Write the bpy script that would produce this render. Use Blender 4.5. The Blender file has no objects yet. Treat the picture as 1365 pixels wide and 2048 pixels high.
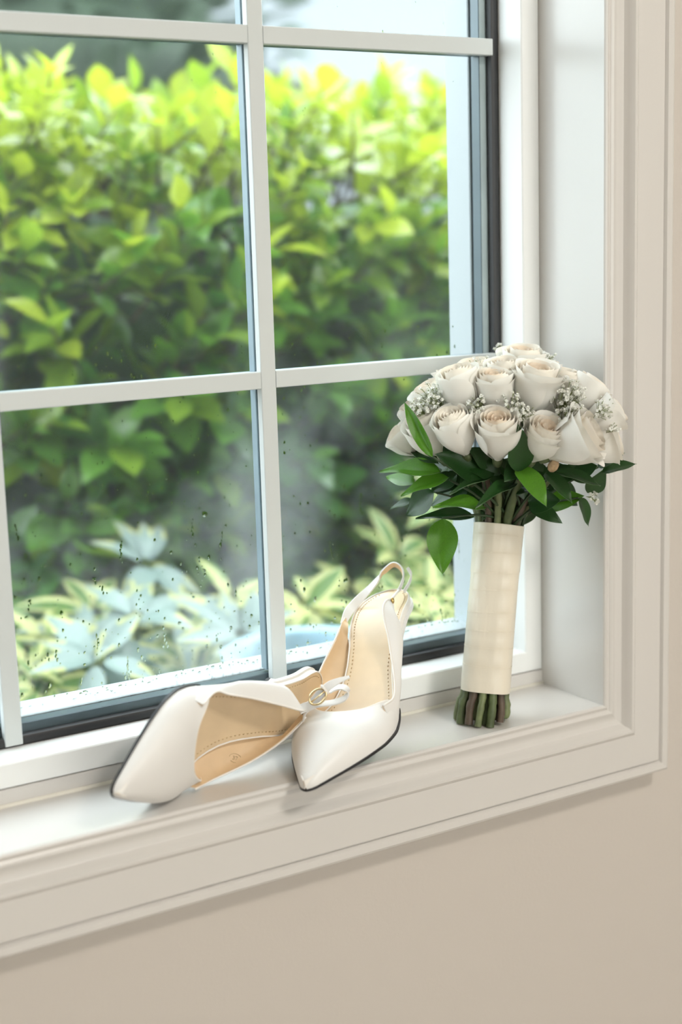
import bpy, bmesh, math, random
from math import pi, sin, cos, radians, sqrt
from mathutils import Vector, Matrix

# ------------------------------------------------------------------ camera, sky, room light, exposure
scene = bpy.context.scene
COL = scene.collection
V3 = Vector

cam_data = bpy.data.cameras.new('camera')
cam = bpy.data.objects.new('camera', cam_data)
COL.objects.link(cam)
cam_data.sensor_fit = 'HORIZONTAL'
cam_data.sensor_width = 24.0
cam_data.lens = 52.04
cam_data.clip_start = 0.05
cam_data.clip_end = 200
YAW, PITCH, ROLL = radians(31.679), radians(10.2918), radians(-1.7338)
fw = V3((sin(YAW) * cos(PITCH), cos(YAW) * cos(PITCH), -sin(PITCH)))
rt = V3((cos(YAW), -sin(YAW), 0))
up = rt.cross(fw)
rt, up = rt * cos(ROLL) + up * sin(ROLL), -rt * sin(ROLL) + up * cos(ROLL)
cam.matrix_world = Matrix(((rt.x, up.x, -fw.x, 0), (rt.y, up.y, -fw.y, -1.0), (rt.z, up.z, -fw.z, .4309), (0, 0, 0, 1)))
cam_data.dof.use_dof = True
cam_data.dof.focus_distance = 1.29
cam_data.dof.aperture_fstop = 2.9
scene.camera = cam

world = bpy.data.worlds.new('overcast_sky')
scene.world = world
world.use_nodes = True
bg = world.node_tree.nodes['Background']
bg.inputs['Color'].default_value = (.87, .95, 1.0, 1)
bg.inputs['Strength'].default_value = 6.0

scene.view_settings.view_transform = 'Standard'
scene.view_settings.look = 'None'
scene.view_settings.exposure = 0.0
scene.view_settings.gamma = 1.0
scene.view_settings.use_curve_mapping = False
scene.cycles.use_denoising = True
scene.cycles.max_bounces = 10
scene.cycles.transparent_max_bounces = 16
scene.cycles.caustics_reflective = False
scene.cycles.caustics_refractive = False

LAMP_POWER = 37.0
LAMP_AT = (1.05, -1.95, 1.98)
LAMP_COLOR = (1.0, .945, .87)

# ------------------------------------------------------------------ helpers
MATS = {}


def mat(name, color, rough=.5, metallic=0., coat=0., noise=0., nscale=20., bump=0., bscale=200., translucent=0., tcolor=None, spec=.5, sheen=0.):
    if name in MATS:
        return MATS[name]
    m = bpy.data.materials.new(name)
    m.use_nodes = True
    nt = m.node_tree
    b = nt.nodes['Principled BSDF']
    b.inputs['Base Color'].default_value = (*color, 1)
    b.inputs['Roughness'].default_value = rough
    b.inputs['Metallic'].default_value = metallic
    b.inputs['Coat Weight'].default_value = coat
    b.inputs['Coat Roughness'].default_value = .2
    b.inputs['Specular IOR Level'].default_value = spec
    b.inputs['Sheen Weight'].default_value = sheen
    tc = nt.nodes.new('ShaderNodeTexCoord')
    if noise:
        n = nt.nodes.new('ShaderNodeTexNoise')
        n.inputs['Scale'].default_value = nscale
        n.inputs['Detail'].default_value = 3
        nt.links.new(tc.outputs['Object'], n.inputs['Vector'])
        r = nt.nodes.new('ShaderNodeMapRange')
        r.inputs['From Min'].default_value = .3
        r.inputs['From Max'].default_value = .7
        r.inputs['To Min'].default_value = 1 - noise
        r.inputs['To Max'].default_value = 1 + noise
        nt.links.new(n.outputs['Fac'], r.inputs['Value'])
        mx = nt.nodes.new('ShaderNodeVectorMath')
        mx.operation = 'SCALE'
        mx.inputs[0].default_value = color
        nt.links.new(r.outputs['Result'], mx.inputs['Scale'])
        nt.links.new(mx.outputs['Vector'], b.inputs['Base Color'])
    if bump:
        n2 = nt.nodes.new('ShaderNodeTexNoise')
        n2.inputs['Scale'].default_value = bscale
        n2.inputs['Detail'].default_value = 2
        nt.links.new(tc.outputs['Object'], n2.inputs['Vector'])
        bp = nt.nodes.new('ShaderNodeBump')
        bp.inputs['Strength'].default_value = bump
        bp.inputs['Distance'].default_value = .001
        nt.links.new(n2.outputs['Fac'], bp.inputs['Height'])
        nt.links.new(bp.outputs['Normal'], b.inputs['Normal'])
    if translucent:
        t = nt.nodes.new('ShaderNodeBsdfTranslucent')
        t.inputs['Color'].default_value = (*(tcolor or color), 1)
        ms = nt.nodes.new('ShaderNodeMixShader')
        ms.inputs['Fac'].default_value = translucent
        out = nt.nodes['Material Output']
        nt.links.new(b.outputs['BSDF'], ms.inputs[1])
        nt.links.new(t.outputs['BSDF'], ms.inputs[2])
        nt.links.new(ms.outputs['Shader'], out.inputs['Surface'])
    MATS[name] = m
    return m


def link(name, me, parent=None, kind=None, label=None, cat=None, group=None):
    o = bpy.data.objects.new(name, me)
    COL.objects.link(o)
    if parent is not None:
        o.parent = parent
    tag(o, label, cat, group, kind)
    return o


def tag(o, label=None, cat=None, group=None, kind=None):
    if label:
        o['label'] = label
    if cat:
        o['category'] = cat
    if group:
        o['group'] = group
    if kind:
        o['kind'] = kind
    return o


def mesh(name, verts, faces, mats, smooth=False, fmat=None, auto=None):
    me = bpy.data.meshes.new(name)
    me.from_pydata([tuple(v) for v in verts], [], faces)
    for m in (mats if isinstance(mats, (list, tuple)) else [mats]):
        me.materials.append(m)
    if fmat:
        for p, k in zip(me.polygons, fmat):
            p.material_index = k
    if smooth:
        for p in me.polygons:
            p.use_smooth = True
    if auto is not None and hasattr(me, 'set_sharp_from_angle'):
        me.set_sharp_from_angle(angle=radians(auto))
    me.update()
    return me


class MB:
    """collects verts and faces for one mesh"""

    def __init__(s):
        s.v, s.f, s.m = [], [], []

    def add(s, vs, fs, mi=0):
        o = len(s.v)
        s.v += [tuple(v) for v in vs]
        s.f += [tuple(i + o for i in f) for f in fs]
        s.m += [mi] * len(fs)

    def box(s, a, b, mi=0):
        (x0, y0, z0), (x1, y1, z1) = a, b
        s.add([(x0, y0, z0), (x1, y0, z0), (x1, y1, z0), (x0, y1, z0), (x0, y0, z1), (x1, y0, z1), (x1, y1, z1), (x0, y1, z1)],
              [(0, 3, 2, 1), (4, 5, 6, 7), (0, 1, 5, 4), (1, 2, 6, 5), (2, 3, 7, 6), (3, 0, 4, 7)], mi)

    def grid(s, rows, closed_u=False, mi=0, flip=False):
        """rows: list of equally long lists of points"""
        n, k = len(rows), len(rows[0])
        fs = []
        for i in range(n - 1):
            for j in range(k if closed_u else k - 1):
                q = (i * k + j, i * k + (j + 1) % k, (i + 1) * k + (j + 1) % k, (i + 1) * k + j)
                fs.append(q[::-1] if flip else q)
        s.add([p for r in rows for p in r], fs, mi)

    def tube(s, pts, rads, n=8, mi=0, cap=True, squash=None):
        pts = [V3(p) for p in pts]
        if not isinstance(rads, (list, tuple)):
            rads = [rads] * len(pts)
        t0 = (pts[1] - pts[0]).normalized()
        ref = V3((0, 0, 1)) if abs(t0.z) < .9 else V3((1, 0, 0))
        nrm = t0.cross(ref).normalized()
        rows = []
        for i, p in enumerate(pts):
            t = (pts[min(i + 1, len(pts) - 1)] - pts[max(i - 1, 0)]).normalized()
            nrm = (nrm - t * nrm.dot(t)).normalized()
            bn = t.cross(nrm)
            rows.append([p + (nrm * cos(2 * pi * j / n) + bn * sin(2 * pi * j / n)) * rads[i] for j in range(n)])
        o = len(s.v)
        s.grid(rows, True, mi)
        if cap:
            s.f.append(tuple(range(o + n - 1, o - 1, -1)))
            s.m.append(mi)
            e = o + (len(rows) - 1) * n
            s.f.append(tuple(range(e, e + n)))
            s.m.append(mi)

    def build(s, name, mats, parent=None, smooth=False, auto=None, **kw):
        return link(name, mesh(name, s.v, s.f, mats, smooth, s.m, auto), parent, **kw)


def interp(tab, x):
    """smooth monotone-ish table interpolation (catmull-rom)"""
    if x <= tab[0][0]:
        return tab[0][1]
    if x >= tab[-1][0]:
        return tab[-1][1]
    for i in range(len(tab) - 1):
        if tab[i][0] <= x <= tab[i + 1][0]:
            break
    x0, y0 = tab[i]
    x1, y1 = tab[i + 1]
    h = x1 - x0
    s = (y1 - y0) / h
    def slope(k):
        if k <= 0 or k >= len(tab) - 1:
            return s
        a = (tab[k][1] - tab[k - 1][1]) / (tab[k][0] - tab[k - 1][0])
        b = (tab[k + 1][1] - tab[k][1]) / (tab[k + 1][0] - tab[k][0])
        return 0 if a * b <= 0 else 2 * a * b / (a + b)
    m0, m1 = slope(i), slope(i + 1)
    t = (x - x0) / h
    return (2 * t**3 - 3 * t**2 + 1) * y0 + (t**3 - 2 * t**2 + t) * h * m0 + (-2 * t**3 + 3 * t**2) * y1 + (t**3 - t**2) * h * m1


def spline(pts, n):
    """catmull-rom resample of 3-D points, n samples"""
    P = [V3(p) for p in pts]
    m = len(P) - 1
    out = []
    for k in range(n):
        u = k / (n - 1) * m
        i = min(int(u), m - 1)
        t = u - i
        p0 = P[i - 1] if i > 0 else P[0] * 2 - P[1]
        p3 = P[i + 2] if i + 2 <= m else P[m] * 2 - P[m - 1]
        p1, p2 = P[i], P[i + 1]
        out.append(.5 * ((2 * p1) + (p2 - p0) * t + (2 * p0 - 5 * p1 + 4 * p2 - p3) * t * t + (3 * p1 - p0 - 3 * p2 + p3) * t**3))
    return out


# ------------------------------------------------------------------ materials
WHITE = mat('white_trim_paint', (.655, .63, .60), .27, coat=.15, bump=.06, bscale=90)
WALL = mat('warm_wall_paint', (.585, .535, .485), .75, bump=.12, bscale=260)
CEIL = mat('ceiling_paint', (.85, .84, .81), .8, bump=.1)
FLOOR = mat('pale_oak_floor', (.52, .47, .41), .45, noise=.25, nscale=6)
VINYL = mat('white_window_vinyl', (.86, .87, .86), .3, bump=.02)
BARW = mat('white_muntin_vinyl', (.63, .665, .66), .35, bump=.02)
RUBBER = mat('black_rubber', (.012, .012, .013), .45, bump=.1)
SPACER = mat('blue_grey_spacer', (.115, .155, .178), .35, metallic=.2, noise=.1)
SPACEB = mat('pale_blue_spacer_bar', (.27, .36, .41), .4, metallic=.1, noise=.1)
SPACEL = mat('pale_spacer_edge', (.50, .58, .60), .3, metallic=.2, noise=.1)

# ------------------------------------------------------------------ the room
OX0, OX1, OZ0, OZ1 = -.1555, .8987, 0.0, 1.2355       # opening of the window
WY0, WY1 = .018, .172                                  # wall faces, inside and outside
RX0, RX1, RY0, RZ0, RZ1 = -2.3, 2.4, -3.6, -.86, 2.0

w = MB()
t = .0145
w.box((RX0, WY0, RZ0), (OX0 - t, WY1, RZ1))
w.box((OX1 + t, WY0, RZ0), (RX1, WY1, RZ1))
w.box((OX0 - t, WY0, RZ0), (OX1 + t, WY1, OZ0 - t))
w.box((OX0 - t, WY0, OZ1 + t), (OX1 + t, WY1, RZ1))
w.build('wall_front', WALL, kind='structure')
for nm, a, b, m in (('wall_left', (RX0 - .1, RY0, RZ0), (RX0, WY1, RZ1), WALL), ('wall_right', (RX1, RY0, RZ0), (RX1 + .1, WY1, RZ1), WALL),
                    ('floor', (RX0 - .1, RY0 - .1, RZ0 - .1), (RX1 + .1, WY1, RZ0), FLOOR),
                    ('ceiling', (RX0 - .1, RY0 - .1, RZ1), (RX1 + .1, WY1, RZ1 + .1), CEIL)):
    q = MB()
    q.box(a, b)
    q.build(nm, m, kind='structure')

# the back wall has an added, unseen window behind the camera for frontal fill light
BX0, BX1, BZ0, BZ1 = -.75, 1.75, -.25, 1.55
w = MB()
w.box((RX0 - .1, RY0 - .1, RZ0), (BX0, RY0, RZ1))
w.box((BX1, RY0 - .1, RZ0), (RX1 + .1, RY0, RZ1))
w.box((BX0, RY0 - .1, RZ0), (BX1, RY0, BZ0))
w.box((BX0, RY0 - .1, BZ1), (BX1, RY0, RZ1))
w.build('wall_back', WALL, kind='structure')
fill_win = bpy.data.objects.new('added_fill_window', None)
COL.objects.link(fill_win)
tag(fill_win, kind='structure')
w = MB()
for a, b in (((BX0, BZ0), (BX1, BZ0 + .05)), ((BX0, BZ1 - .05), (BX1, BZ1)), ((BX0, BZ0 + .05), (BX0 + .05, BZ1 - .05)), ((BX1 - .05, BZ0 + .05), (BX1, BZ1 - .05)), ((.475, BZ0 + .05), (.525, BZ1 - .05))):
    w.box((a[0], RY0 - .08, a[1]), (b[0], RY0 - .02, b[1]))
w.build('frame', VINYL, fill_win)

# ceiling lamp (behind the camera, lights the room)
lamp = bpy.data.objects.new('ceiling_lamp', None)
COL.objects.link(lamp)
lamp.location = (LAMP_AT[0], LAMP_AT[1], RZ1)
tag(lamp, 'round flush ceiling lamp with a white metal rim over the room', 'ceiling lamp')
q = MB()
q.grid([[(r * cos(2 * pi * j / 40), r * sin(2 * pi * j / 40), z) for j in range(40)] for r, z in ((.26, 0), (.26, -.02), (.24, -.022), (.24, -.004), (0.001, -.004))], True)
q.build('lamp_rim', WHITE, lamp, smooth=True, auto=40)
ld = bpy.data.lights.new('lamp_light', 'AREA')
ld.shape = 'DISK'
ld.size = .46
ld.energy = LAMP_POWER
ld.color = LAMP_COLOR
lo = bpy.data.objects.new('lamp_light', ld)
COL.objects.link(lo)
lo.parent = lamp
lo.location = (0, 0, -.02)


# mitred mouldings around a rectangle; profile = [(distance outward from the rectangle, y)]
def side_piece(name, side, rect, prof, m, parent=None, closed=True, **kw):
    x0, x1, z0, z1 = rect
    rows = []
    ends = []
    for d, y in prof:
        c = {'bottom': ((x0 - d, z0 - d), (x1 + d, z0 - d)), 'right': ((x1 + d, z0 - d), (x1 + d, z1 + d)),
             'top': ((x1 + d, z1 + d), (x0 - d, z1 + d)), 'left': ((x0 - d, z1 + d), (x0 - d, z0 - d))}[side]
        ends.append([(c[0][0], y, c[0][1]), (c[1][0], y, c[1][1])])
    q = MB()
    n = len(prof)
    vs = [e[0] for e in ends] + [e[1] for e in ends]
    fs = [(i, (i + 1) % n, (i + 1) % n + n, i + n) for i in range(n)]
    fs += [tuple(range(n - 1, -1, -1)), tuple(range(n, 2 * n))]
    q.add(vs, fs)
    return q.build(name, m, parent, smooth=True, auto=28, **kw)


# casing profile, from the opening outward
CAS = [(.0006, .016), (0.0, .0018), (.0008, .0002), (.0022, -.0006), (.0036, -.0002), (.0050, .0006), (.0062, .0006), (.0074, -.0004), (.0090, -.0010),
       (.0110, -.0006), (.0140, .0012), (.0180, .0022), (.0225, .0012), (.0250, -.0020), (.0265, -.0052), (.0285, -.0072), (.0310, -.0072), (.0330, -.0058),
       (.0345, -.0046), (.0655, -.0046), (.0662, -.0036), (.0668, -.0012), (.0680, -.0012), (.0686, -.0030), (.0700, -.0048), (.0755, -.0054), (.0778, -.0040),
       (.0792, -.0008), (.0795, .0020), (.0795, .020), (.0020, .020)]
for k, sd in enumerate(('bottom', 'right', 'top', 'left')):
    side_piece('trim_%d' % (k + 1), sd, (OX0, OX1, OZ0, OZ1), CAS, WHITE, kind='structure')

# ------------------------------------------------------------------ the window
win = bpy.data.objects.new('window_1', None)
COL.objects.link(win)
tag(win, kind='structure')
JY = .0885
q = MB()
q.box((OX0 - .0145, .0016, -.0145), (OX1 + .0145, .171, 0))
q.build('sill', WHITE, win)
q = MB()
q.box((OX1, .0016, 0), (OX1 + .0144, .171, OZ1))
q.build('side_jamb', WHITE, win)
q = MB()
q.box((OX0 - .0144, .0016, 0), (OX0, .171, OZ1))
q.build('side_jamb', WHITE, win)
q = MB()
q.box((OX0 - .0144, .0016, OZ1), (OX1 + .0144, .171, OZ1 + .0144))
q.build('head_jamb', WHITE, win)
q = MB()
q.grid([[(x, y, z) for y, z in ((.170, 0), (JY + .0008, 0), (JY + .0008, .0132), (JY + .002, .0140), (.170, .0140))] for x in (OX0, OX1)], True, flip=True)
q.build('sub_sill', WHITE, win, smooth=True, auto=25)
# thin bead of caulk in the corner between sill and window
q = MB()
q.tube([(OX0, JY + .0005, .0004), (OX1, JY + .0005, .0004)], .0022, 8)
q.build('caulk_line', mat('old_caulk', (.80, .77, .68), .6), win, smooth=True)

SR = (OX0, OX1, .0148, OZ1)      # rectangle of the sash unit


def ring(name, prof, m, smooth=True, auto=28, alt=None):
    """one frame made of four mitred sides; prof = [(inset, y)]"""
    x0, x1, z0, z1 = SR
    q = MB()
    rows = []
    for d, yy in prof:
        rows.append([(x0 + d, yy, z0 + d), (x1 - d, yy, z0 + d), (x1 - d, yy, z1 - d), (x0 + d, yy, z1 - d)])
    q.grid(rows, True)
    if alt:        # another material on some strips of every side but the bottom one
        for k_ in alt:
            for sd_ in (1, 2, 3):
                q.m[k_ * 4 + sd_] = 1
    return q.build(name, m, win, smooth=smooth, auto=auto)


ring('sash', [(.0, .165), (.0, JY + .002), (.001, JY + .0008), (.0192, JY + .0008), (.0203, JY + .002), (.0216, .1225), (.0216, .165), (0, .165)], VINYL)
ring('gasket', [(.0214, .1280), (.0214, .1216), (.0232, .1206), (.0262, .1210), (.0290, .1226), (.0300, .1262), (.0300, .1280), (.0214, .1280)], RUBBER)
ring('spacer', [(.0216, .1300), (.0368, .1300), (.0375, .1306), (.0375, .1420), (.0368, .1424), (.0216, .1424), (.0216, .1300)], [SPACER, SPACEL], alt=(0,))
ring('outer_frame', [(.0216, .1460), (.0372, .1460), (.0380, .1470), (.0405, .1735), (.0405, .1780), (.0, .1780), (.0, .1680)], mat('pale_grey_exterior_vinyl', (.46, .51, .53), .35))

# glass: every light between the bars is a pane; a second sheet closes the sealed unit
def glass_mat(name, haze, tint=(.965, .985, .98)):
    m = bpy.data.materials.new(name)
    m.use_nodes = True
    nt = m.node_tree
    for n in list(nt.nodes):
        if n.type != 'OUTPUT_MATERIAL':
            nt.nodes.remove(n)
    out = [n for n in nt.nodes if n.type == 'OUTPUT_MATERIAL'][0]
    tr = nt.nodes.new('ShaderNodeBsdfTransparent')
    tr.inputs['Color'].default_value = (*tint, 1)
    gl = nt.nodes.new('ShaderNodeBsdfGlossy')
    gl.inputs['Roughness'].default_value = .0
    fr = nt.nodes.new('ShaderNodeFresnel')
    fr.inputs['IOR'].default_value = 1.25
    ms = nt.nodes.new('ShaderNodeMixShader')
    nt.links.new(fr.outputs['Fac'], ms.inputs['Fac'])
    nt.links.new(tr.outputs['BSDF'], ms.inputs[1])
    nt.links.new(gl.outputs['BSDF'], ms.inputs[2])
    last = ms
    if haze:
        # fogged and rain-spotted film: denser low on the sash and in cloudy patches
        tc = nt.nodes.new('ShaderNodeTexCoord')
        no = nt.nodes.new('ShaderNodeTexNoise')
        no.inputs['Scale'].default_value = 5.5
        no.inputs['Detail'].default_value = 5
        no.inputs['Roughness'].default_value = .55
        nt.links.new(tc.outputs['Object'], no.inputs['Vector'])
        sep = nt.nodes.new('ShaderNodeSeparateXYZ')
        nt.links.new(tc.outputs['Object'], sep.inputs[0])
        hz = nt.nodes.new('ShaderNodeMapRange')
        for k, v in (('From Min', .40), ('From Max', .04), ('To Min', 0.0), ('To Max', 1.0)):
            hz.inputs[k].default_value = v
        nt.links.new(sep.outputs['Z'], hz.inputs['Value'])
        nr = nt.nodes.new('ShaderNodeMapRange')
        for k, v in (('From Min', .47), ('From Max', .72), ('To Min', 0.0), ('To Max', 1.0)):
            nr.inputs[k].default_value = v
        nt.links.new(no.outputs['Fac'], nr.inputs['Value'])
        a = nt.nodes.new('ShaderNodeMath')
        a.operation = 'MULTIPLY_ADD'
        a.inputs[1].default_value = .62
        a.inputs[2].default_value = .03
        nt.links.new(hz.outputs['Result'], a.inputs[0])
        b = nt.nodes.new('ShaderNodeMath')
        b.operation = 'MULTIPLY'
        nt.links.new(a.outputs[0], b.inputs[0])
        nt.links.new(nr.outputs['Result'], b.inputs[1])
        c = nt.nodes.new('ShaderNodeMath')
        c.operation = 'MULTIPLY_ADD'
        c.inputs[1].default_value = haze
        c.inputs[2].default_value = .020
        nt.links.new(b.outputs[0], c.inputs[0])
        tl = nt.nodes.new('ShaderNodeBsdfTranslucent')
        tl.inputs['Color'].default_value = (.85, .9, .9, 1)
        m2 = nt.nodes.new('ShaderNodeMixShader')
        nt.links.new(c.outputs[0], m2.inputs['Fac'])
        nt.links.new(ms.outputs['Shader'], m2.inputs[1])
        nt.links.new(tl.outputs['BSDF'], m2.inputs[2])
        last = m2
    nt.links.new(last.outputs['Shader'], out.inputs['Surface'])
    return m


GLASS = glass_mat('clear_glass', 0)
FOGGED = glass_mat('fogged_rainy_glass', .42)
q = MB()
q.box((BX0 + .05, RY0 - .052, BZ0 + .05), (BX1 - .05, RY0 - .048, BZ1 - .05))
q.build('glass_pane', glass_mat('warm_fill_tint_glass', 0, (.93, .90, .855)), fill_win)  # warm tint added to colour the fill light from this made-up window
VX = [.1245, .3730, .6215]
HZ = [.3165, .6035, .8905]
GX0, GX1, GZ0, GZ1 = OX0 + .026, OX1 - .026, .0148 + .026, OZ1 - .026
xs = [GX0] + VX + [GX1]
zs = [GZ0] + HZ + [GZ1]
for i in range(4):
    for j in range(4):
        q = MB()
        q.add([(xs[i] + .0003, .1275, zs[j] + .0003), (xs[i + 1] - .0003, .1275, zs[j] + .0003), (xs[i + 1] - .0003, .1275, zs[j + 1] - .0003), (xs[i] + .0003, .1275, zs[j + 1] - .0003)], [(0, 1, 2, 3)])
        q.build('glass_pane', GLASS, win)
q = MB()
q.add([(GX0, .1450, GZ0), (GX1, .1450, GZ0), (GX1, .1450, GZ1), (GX0, .1450, GZ1)], [(0, 1, 2, 3)])
q.build('outer_glass', FOGGED, win)


def bar(name, x0, x1, z0, z1, y0, y1, m, b=.0007):
    q = MB()
    rows = []
    vert = (z1 - z0) > (x1 - x0)
    if vert:
        pr = [(x0, y1), (x0, y0 + b), (x0 + b, y0), (x1 - b, y0), (x1, y0 + b), (x1, y1)]
        q.grid([[(x, y, z) for x, y in pr] for z in (z0, z1)], True, flip=True)
        q.f += [tuple(range(6)), tuple(range(11, 5, -1))]
    else:
        pr = [(z0, y1), (z0, y0 + b), (z0 + b, y0), (z1 - b, y0), (z1, y0 + b), (z1, y1)]
        q.grid([[(x, y, z) for z, y in pr] for x in (x0, x1)], True)
        q.f += [tuple(range(5, -1, -1)), tuple(range(6, 12))]
    q.m += [0, 0]
    return q.build(name, m, win, smooth=True, auto=25)


BW = .0074
for x in VX:
    bar('muntin', x - BW, x + BW, SR[2] + .0232, SR[3] - .0232, .1195, .1272, BARW)
    bar('spacer_bar', x - BW * .92, x + BW * .92, SR[2] + .0405, SR[3] - .0405, .1315, .1410, SPACEB)
ex = [SR[0] + .0292] + VX + [SR[1] - .0292]
for i in range(4):
    a = ex[i] + (0 if i == 0 else BW + .0002)
    b = ex[i + 1] - (0 if i == 3 else BW + .0002)
    for z in HZ:
        bar('muntin', a, b, z - BW, z + BW, .1197, .1272, BARW)
        bar('spacer_bar', a + .010 * (i == 0), b - .010 * (i == 3), z - BW * .92, z + BW * .92, .1317, .1408, SPACEB)

# rain drops and runs on the outer sheet
rnd = random.Random(7)
dm = bpy.data.materials.new('rain_water')
dm.use_nodes = True
pb = dm.node_tree.nodes['Principled BSDF']
pb.inputs['Transmission Weight'].default_value = 1
pb.inputs['Roughness'].default_value = .0
pb.inputs['IOR'].default_value = 1.33
pb.inputs['Base Color'].default_value = (1, 1, 1, 1)
q = MB()


def drop(x, z, r, st=1.):
    n = 8
    rows = []
    ja = [rnd.uniform(.8, 1.2) for _ in range(n)]
    for k, (rr, h) in enumerate(((1, 0), (.85, .20), (.5, .36), (.02, .42))):
        rows.append([(x + r * rr * ja[j] * cos(2 * pi * j / n), .1452 + h * r * .8, z + r * rr * ja[j] * st * sin(2 * pi * j / n)) for j in range(n)])
    q.grid(rows, True)


for k in range(1150):
    zz = GZ0 + .012 + (rnd.random() ** 2.2) * .30
    xx = rnd.uniform(.30, GX1)
    rr = rnd.choice((.0005, .0006, .0007, .0009, .0012)) * rnd.uniform(.8, 1.25)
    drop(xx, zz, rr, rnd.uniform(.9, 1.9))
for k in range(150):
    drop(rnd.uniform(.30, GX1), rnd.uniform(.3, .75), rnd.uniform(.0003, .0007), rnd.uniform(.9, 2.5))
for k in range(26):       # larger drops low on the sash and short runs
    x = rnd.uniform(.36, .86)
    z = rnd.uniform(.06, .22)
    for i in range(rnd.randint(2, 6)):
        drop(x, z, rnd.uniform(.0005, .0012), 2.0)
        z += .0035
        x += rnd.uniform(-.0015, .0015)
for k in range(60):
    drop(rnd.uniform(.36, .86), GZ0 + .0185 + rnd.random() * .004, rnd.uniform(.0010, .0020), .8)
drop(.5665, .2020, .0032, .95)
q.build('raindrops', dm, win, smooth=True, kind='stuff')

# ------------------------------------------------------------------ the pair of slingback shoes
LEATHER = mat('white_leather', (.79, .775, .75), .45, coat=.05, bump=.05, bscale=900)
LINING = mat('tan_lining_leather', (.70, .50, .30), .45, noise=.05, nscale=60)
INSOLE = mat('tan_insole_leather', (.72, .55, .35), .33, coat=.25, noise=.04, nscale=50)
PIPE = mat('white_binding', (.85, .81, .755), .42)
THREAD = mat('tan_thread', (.52, .38, .22), .7)
SOLEB = mat('black_outsole', (.018, .018, .020), .45)
GOLD = mat('pale_gold_metal', (.83, .68, .42), .22, metallic=1.)
BRASS = mat('gold_stud_metal', (.80, .58, .22), .25, metallic=1.)

SL = .2464
HTX = .0160
ZB = [(-.013, .062), (.03, .0612), (.05, .0570), (.08, .0420), (.11, .0220), (.135, .0115), (.155, .0095), (.20, .0095), (.2464, .0100)]
WW = [(-.009, .0005), (-.0085, .0050), (-.006, .0110), (-.001, .0170), (.008, .0222), (.020, .0250), (.0345, .0262), (.06, .0280), (.09, .0290), (.115, .0345),
      (.140, .0412), (.155, .0432), (.170, .0418), (.190, .0345), (.210, .0240), (.228, .0132), (.238, .0070), (.2435, .0034), (.2458, .0014), (.2464, .0002)]
WM = [(-.009, .0005), (-.0085, .0050), (-.006, .0110), (-.001, .0172), (.008, .0225), (.020, .0252), (.0345, .0255), (.050, .0244), (.064, .0218), (.078, .0188), (.093, .0176), (.108, .0190),
      (.122, .0228), (.136, .0292), (.150, .0360), (.162, .0395), (.174, .0398), (.190, .0345), (.210, .0240), (.228, .0132), (.238, .0070), (.2435, .0034), (.2458, .0014), (.2464, .0002)]
HH = [(.13, .0340), (.145, .0285), (.159, .0245), (.18, .0248), (.20, .0228), (.220, .0170), (.235, .0105), (.2435, .0062), (.2464, .0026)]


def zb(x):
    return interp(ZB, x)


MED = [1]      # which side (sign of y) is the inner, arched side of the foot


def ww(x, side=None):
    return max(0.0002, interp(WM if side == MED[0] else WW, x))


def shell(name, rows, parent, m_out, m_in, thick, out_sign=1):
    """a leather piece from a grid of points: the outside sheet as the part itself, its lining as a sub-part with a small gap"""
    n, k = len(rows), len(rows[0])
    P = [[V3(p) for p in r] for r in rows]
    N = []
    for i in range(n):
        rr = []
        for j in range(k):
            a = P[min(i + 1, n - 1)][j] - P[max(i - 1, 0)][j]
            b = P[i][min(j + 1, k - 1)] - P[i][max(j - 1, 0)]
            c = a.cross(b)
            rr.append((c.normalized() if c.length > 1e-12 else V3((0, 0, 1))) * out_sign)
        N.append(rr)

    def slab(nm, o0, o1, m, par, inset=0.):
        q = MB()
        A = [[P[i][j] + N[i][j] * o0 for j in range(k)] for i in range(n)]
        B = [[P[i][j] + N[i][j] * o1 for j in range(k)] for i in range(n)]
        loop_a = A[0] + [A[i][k - 1] for i in range(1, n)] + A[n - 1][-2::-1] + [A[i][0] for i in range(n - 2, 0, -1)]
        loop_b = B[0] + [B[i][k - 1] for i in range(1, n)] + B[n - 1][-2::-1] + [B[i][0] for i in range(n - 2, 0, -1)]
        q.grid(A)
        q.grid(B, flip=True)
        q.grid([loop_a, loop_b], True)
        return q.build(nm, m, par, smooth=True, auto=50)
    o = slab(name, 0, -thick * .55, m_out, parent)
    slab('lining', -thick * .57, -thick, m_in, o)
    return o


def outline(off, n=44, x_from=-.009, x_to=SL):
    """points (x, y on the + side, y on the - side) around the sole, offset outward"""
    xs_ = [x_from + (x_to - x_from) * (.5 - .5 * cos(pi * i / n)) for i in range(n + 1)]
    return [(x, *[max(.0001, ww(x, sd) + off * min(1, ww(x, sd) / .004)) for sd in (1, -1)]) for x in xs_]


def slab_outline(name, off, zoff0, zoff1, m, parent, crown=0., xf=-.009, xt=SL):
    q = MB()
    L = outline(off, 44, xf, xt)
    cols = (-1, -.93, -.75, -.5, -.25, 0, .25, .5, .75, .93, 1)
    Y = lambda yp, ym, c: yp * c if c > 0 else ym * c
    top = [[(x, Y(yp, ym, c), zb(x) + zoff1 - crown * (1 - c * c)) for c in cols] for x, yp, ym in L]
    bot = [[(x, Y(yp, ym, c), zb(x) + zoff0) for c in cols] for x, yp, ym in L]
    q.grid(top, flip=True)
    q.grid(bot)
    la = top[0] + [r[-1] for r in top[1:]] + top[-1][-2::-1] + [r[0] for r in top[-2:0:-1]]
    lb = bot[0] + [r[-1] for r in bot[1:]] + bot[-1][-2::-1] + [r[0] for r in bot[-2:0:-1]]
    q.grid([la, lb], True)
    return q.build(name, m, parent, smooth=True, auto=50)


UNDER = 1


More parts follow.
